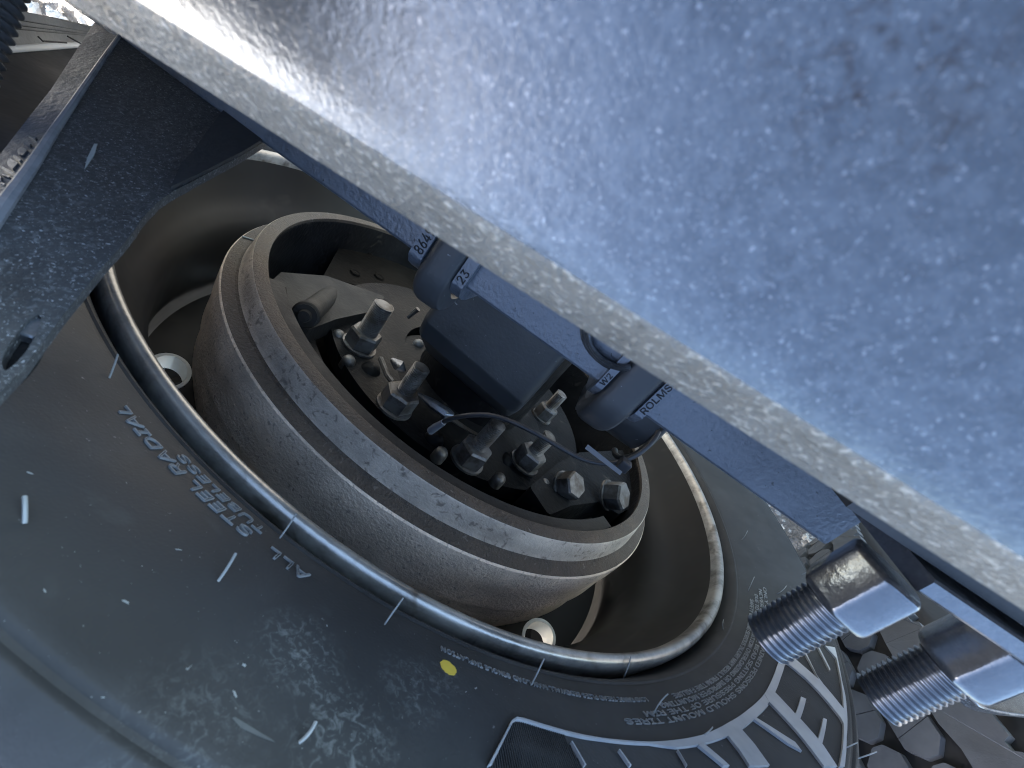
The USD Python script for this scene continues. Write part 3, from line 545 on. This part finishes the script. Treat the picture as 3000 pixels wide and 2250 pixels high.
# folded flange along its upper edge
e0, e1 = atplane(357, 97, P0, NB), atplane(-60, 712, P0, NB); ed = (e1 - e0) / np.linalg.norm(e1 - e0)
NF = np.array([-.30, .80, .50]); NF -= (NF @ ed) * ed; NF /= np.linalg.norm(NF)
uf, wf = ed, np.cross(NF, ed)
def f2(x, y): p = atplane(x, y, e0, NF) - e0; return (p @ uf, p @ wf)
fo = [(357, 97), (294, 38), (231, 136), (149, 262), (77, 353), (0, 452), (-60, 530), (-60, 712), (0, 624), (90, 497), (158, 389), (217, 303), (280, 208)]
part(brk, 'folded_flange', prism(Polygon([f2(*p) for p in fo]).buffer(0), e0 - NF * .003, uf, wf, NF, .003), 'flange_paint', smooth=25)
part(brk, 'fold_edge', tube([atplane(x, y, P0, NB) + NF * .0002 for x, y in [(357, 97), (280, 208), (217, 303), (158, 389), (90, 497), (0, 624), (-40, 684)]], [.0008, .0010, .0012, .0014, .0017, .002, .002], 8), 'cast_letters')
em = []
for poly in ([(86, 403), (91, 401), (111, 409), (107, 415)], [(72, 428), (77, 419), (95, 428), (91, 436)], [(55, 447), (66, 437), (85, 446), (73, 462), (60, 460)], [(42, 465), (47, 461), (68, 474), (62, 480)], [(28, 478), (32, 470), (58, 484), (42, 503), (26, 488)], [(8, 497), (12, 494), (52, 518), (47, 524), (30, 515)], [(68, 500), (72, 484), (92, 457), (96, 459), (80, 487)], [(10, 515), (35, 524), (32, 528), (12, 520)], [(0, 522), (9, 520), (8, 537), (0, 536)], [(9, 540), (20, 546), (17, 549), (8, 545)], [(55, 512), (66, 495), (69, 498), (59, 515)]):
    em.append(prism(Polygon([f2(*p) for p in poly]).buffer(0), e0 - NF * .0004, uf, wf, NF, .0012))
part(brk, 'embossed_mark', cat_(em), 'zinc', smooth=25)
part(brk, 'slot_dark_sheet', prism(Polygon([b2(*q_) for q_ in slot]).buffer(.0012), P0 - NB * .0048, ub, wb, NB, .0006), 'oily_black')  # added dark sheet so the slot stays dark inside
p = atplane(98, 948, P0, NB) - NB * .0040
part(brk, 'slot_fastener', hexnut(p, NB, .0062, .0030, .4), 'zinc', smooth=18)
part(brk, 'scratch', prism(Polygon([b2(*q_) for q_ in [(276, 424), (286, 424), (276, 458), (262, 478), (248, 498), (256, 465)]]).buffer(0), P0 + NB * .0001, ub, wb, NB, .0003), 'dust')

# small plate at the lower right
P1 = np.array([.25, .083, .22]); N1 = np.array([.05, .97, .22]); N1 /= np.linalg.norm(N1); u1 = np.cross(N1, [0, 0, 1.0]); u1 /= np.linalg.norm(u1); w1 = np.cross(N1, u1)
gp = [(2790, 1985), (2812, 2005), (2838, 2042), (2862, 2066), (2895, 2080), (2960, 2092), (3080, 2105), (3080, 1840), (2990, 1890), (2900, 1940), (2840, 1990)]
gus = thing('gusset_plate', 'small black gusset plate with light painted along its curved edge in the lower right corner', 'bracket', (.25, .083, .2))
g2 = lambda x, y: tuple(((atplane(x, y, P1, N1) - P1) @ a) for a in (u1, w1))
part(gus, 'plate', prism(Polygon([g2(*q_) for q_ in gp]).buffer(0), P1 - N1 * .006, u1, w1, N1, .006), 'bracket_paint')
part(gus, 'lit_edge', tube([atplane(x, y, P1, N1) + N1 * .0004 for x, y in gp[:7]], .0009, 8), 'zinc')  # pale bead paints the light along the curved edge

# ------------------------------------------------------------------ cable and tie
cb = [(1268, 1258, .300), (1300, 1236, .292), (1360, 1218, .280), (1430, 1216, .275), (1500, 1236, .270), (1570, 1270, .268), (1640, 1310, .270), (1710, 1346, .272), (1780, 1358, .272), (1850, 1340, .270), (1905, 1300, .268), (1930, 1262, .268)]
cable = thing('sensor_cable', 'thin black sensor cable arching across the brake bolts to the pipe stub', 'cable', atk(*cb[5]))
part(cable, 'sheath', tube([atk(*c) for c in cb], .0016, 12, 70), 'cable', smooth=60)
part(cable, 'bare_end', tube([atk(1262, 1262, .302), atk(1275, 1252, .298), atk(1300, 1237, .2915)], [.0028, .0028, .0021], 12), 'tie')
tie = thing('zip_tie', 'grey cable tie strapping the sensor cable to the pipe stub', 'cable tie', atk(1760, 1340, .268))
part(tie, 'strap', prism(Polygon([(0, -.0016), (.026, -.0013), (.026, .0013), (0, .0016)]), atk(1718, 1308, .268), (atk(1790, 1364, .266) - atk(1718, 1308, .268)) / np.linalg.norm(atk(1790, 1364, .266) - atk(1718, 1308, .268)), np.cross(ray(1750, 1340) / np.linalg.norm(ray(1750, 1340)), (atk(1790, 1364, .266) - atk(1718, 1308, .268)) / np.linalg.norm(atk(1790, 1364, .266) - atk(1718, 1308, .268))), -ray(1750, 1340) / np.linalg.norm(ray(1750, 1340)), .001), 'tie')
hd = atk(1828, 1362, .267); part(tie, 'head', rbox(hd - .0035, hd + .0035, .001), 'cable')

# ------------------------------------------------------------------ neighbouring wheel behind (lower right): lug tread
R3, X3, Y3, HW = .405, .866, -.035, .118
nb = thing('rear_tyre', 'second tyre behind with hexagonal tread blocks facing the near wheel', 'tyre', (X3, Y3, -R3))
def tp(s, y, h):                                  # s: arc length round the tread, h: height above the groove floor
    a = PI + np.asarray(s) / R3; r = R3 - .0085 + np.asarray(h) - ((np.asarray(y) - Y3) / HW) ** 4 * .006
    return np.stack([X3 + r * np.cos(a), np.asarray(y) + 0 * a, r * np.sin(a)], -1)
casing = [(.28, -.03 + Y3 + HW), (.30, Y3 + HW), (.34, Y3 + HW + .016), (.36, Y3 + HW + .014), (.376, Y3 + HW + .004), (.386, Y3 + HW - .004)] + [(R3 - .0085 - ((y - Y3) / HW) ** 4 * .006, y) for y in np.linspace(Y3 + HW - .01, Y3 - HW + .01, 20)] + [(.386, Y3 - HW + .004), (.36, Y3 - HW - .014), (.34, Y3 - HW - .016), (.30, Y3 - HW), (.28, Y3 - HW + .03), (.18, Y3)]
cm = revolve(casing, 200); cm.apply_translation([X3, 0, 0]); part(nb, 'casing', cm, 'tread_gap', smooth=40)
def block(poly, H=.0065):
    e = trimesh.creation.extrude_polygon(poly, 1.0, engine='earcut'); v = e.vertices
    c = np.array(poly.centroid.coords[0]); sh_ = 1 + (1 - v[:, 2:3]) * .03; xy = c + (v[:, :2] - c) * sh_
    return trimesh.Trimesh(tp(xy[:, 0], xy[:, 1], v[:, 2] * (H + .001) - .001), e.faces, process=False)
pitch, rowp = .045, .034
for row in range(4):
    yr = Y3 + HW - .067 - row * rowp
    for k in range(-10, 10):
        s0 = (k + .5 * (row % 2)) * pitch
        hx = Polygon([(-.0190, -.004), (-.0105, -.0135), (.0105, -.0135), (.0190, -.003), (.0187, .005), (.0105, .0135), (-.0105, .0135), (-.0190, .005)]).buffer(.0024, 3)
        cut = affinity.rotate(sbox(-.0004, -.03, .0004, .03), 8 if row % 2 else -12); hx = hx.difference(cut)
        hx = affinity.translate(affinity.scale(hx, .94, .92, origin=(0, 0)), s0, yr); part(nb, 'tread_block', cat_([block(g) for g in hx.geoms]), 'tread', smooth=False)
for k in range(-9, 10):
    s0 = k * .052; y0 = Y3 + HW
    rp = Polygon([(s0 - .0259, y0 - .047), (s0 - .008, y0 - .045), (s0 + .010, y0 - .048), (s0 + .0259, y0 - .047), (s0 + .0259, y0 - .013), (s0 + .017, y0 - .013), (s0 + .015, y0 - .018), (s0 + .009, y0 - .018), (s0 + .007, y0 - .013), (s0 - .009, y0 - .013), (s0 - .011, y0 - .018), (s0 - .017, y0 - .018), (s0 - .019, y0 - .013), (s0 - .0259, y0 - .013)])
    part(nb, 'shoulder_rib', block(rp, .008), 'tread', smooth=False)

# made-up ribbed strip standing in for a farther tyre tread, over an added black panel
mg = thing('tread_stand_in', 'made-up dusty ribbed strip standing in for a farther tyre tread, over an added black panel in the upper left corner', 'tread_stand_in', atk(120, 120, .25))
A = np.array([atp(-60 + 360 * a, 90 * a, 1, .060) for a in np.linspace(0, 1, 24)]); B_ = np.array([atp(-60 + 360 * a, 150 - 24 * a, 1, .048) for a in np.linspace(0, 1, 24)])
nrm = np.cross(A[-1] - A[0], B_[0] - A[0]); nrm /= np.linalg.norm(nrm); nrm = nrm if nrm @ (EYE - A[0]) > 0 else -nrm
def rib(t0, t1, h, name, m_):
    P = lambda t: A * (1 - t) + B_ * t; a0, a1, b0, b1 = P(t0), P(t1), P(t0 + .02) + nrm * h, P(t1 - .02) + nrm * h; n = len(A)
    V = np.vstack([a0, b0, b1, a1]); f_ = [(k * n + i, k * n + i + 1, (k + 1) * n + i + 1, (k + 1) * n + i) for k in range(3) for i in range(n - 1)]
    part(mg, name, (V, f_), m_, smooth=30)
rib(0, 1, -.0015, 'strip_base', 'groove_black')
for t0, t1 in ((.0, .26), (.28, .40), (.42, .50), (.515, 1.0)): rib(t0, t1, .0006, 'rib', 'dusty_tread')
part(mg, 'sunlit_edge', tube(B_ + nrm * .0002, .0016, 12), 'white_metal', smooth=60)  # white tube paints sunlight on the edge of the strip
for (x0, y0, x1, y1) in [(108, 108, 122, 122), (122, 122, 192, 127), (195, 108, 235, 130)]:
    part(mg, 'crease', tube([atplane(x0, y0, A[0], nrm) + nrm * .0007, atplane(x1, y1, A[0], nrm) + nrm * .0007], .0004, 6), 'groove_black')
pan = np.array([atp(*p_, 1, .047) for p_ in [(-60, 150), (300, 126), (330, 330), (-60, 600)]])
part(mg, 'dark_sheet', (np.vstack([pan, pan - nrm * .003]), [(0, 1, 2, 3), (7, 6, 5, 4), (0, 4, 5, 1), (1, 5, 6, 2), (2, 6, 7, 3), (3, 7, 4, 0)]), 'groove_black', smooth=False)  # added black sheet darkens the corner below the strip

# added deck overhead, out of view: blocks the sun from the wheel
dk = thing('added_deck', 'added black plate overhead, out of view, shading the wheel from the sun', 'added deck', (-1.6, .5, .8))
part(dk, 'blocker_plate', rbox((-3.2, -.75, .80), (-.36, 2.0, .86), .01), 'blocker_steel')
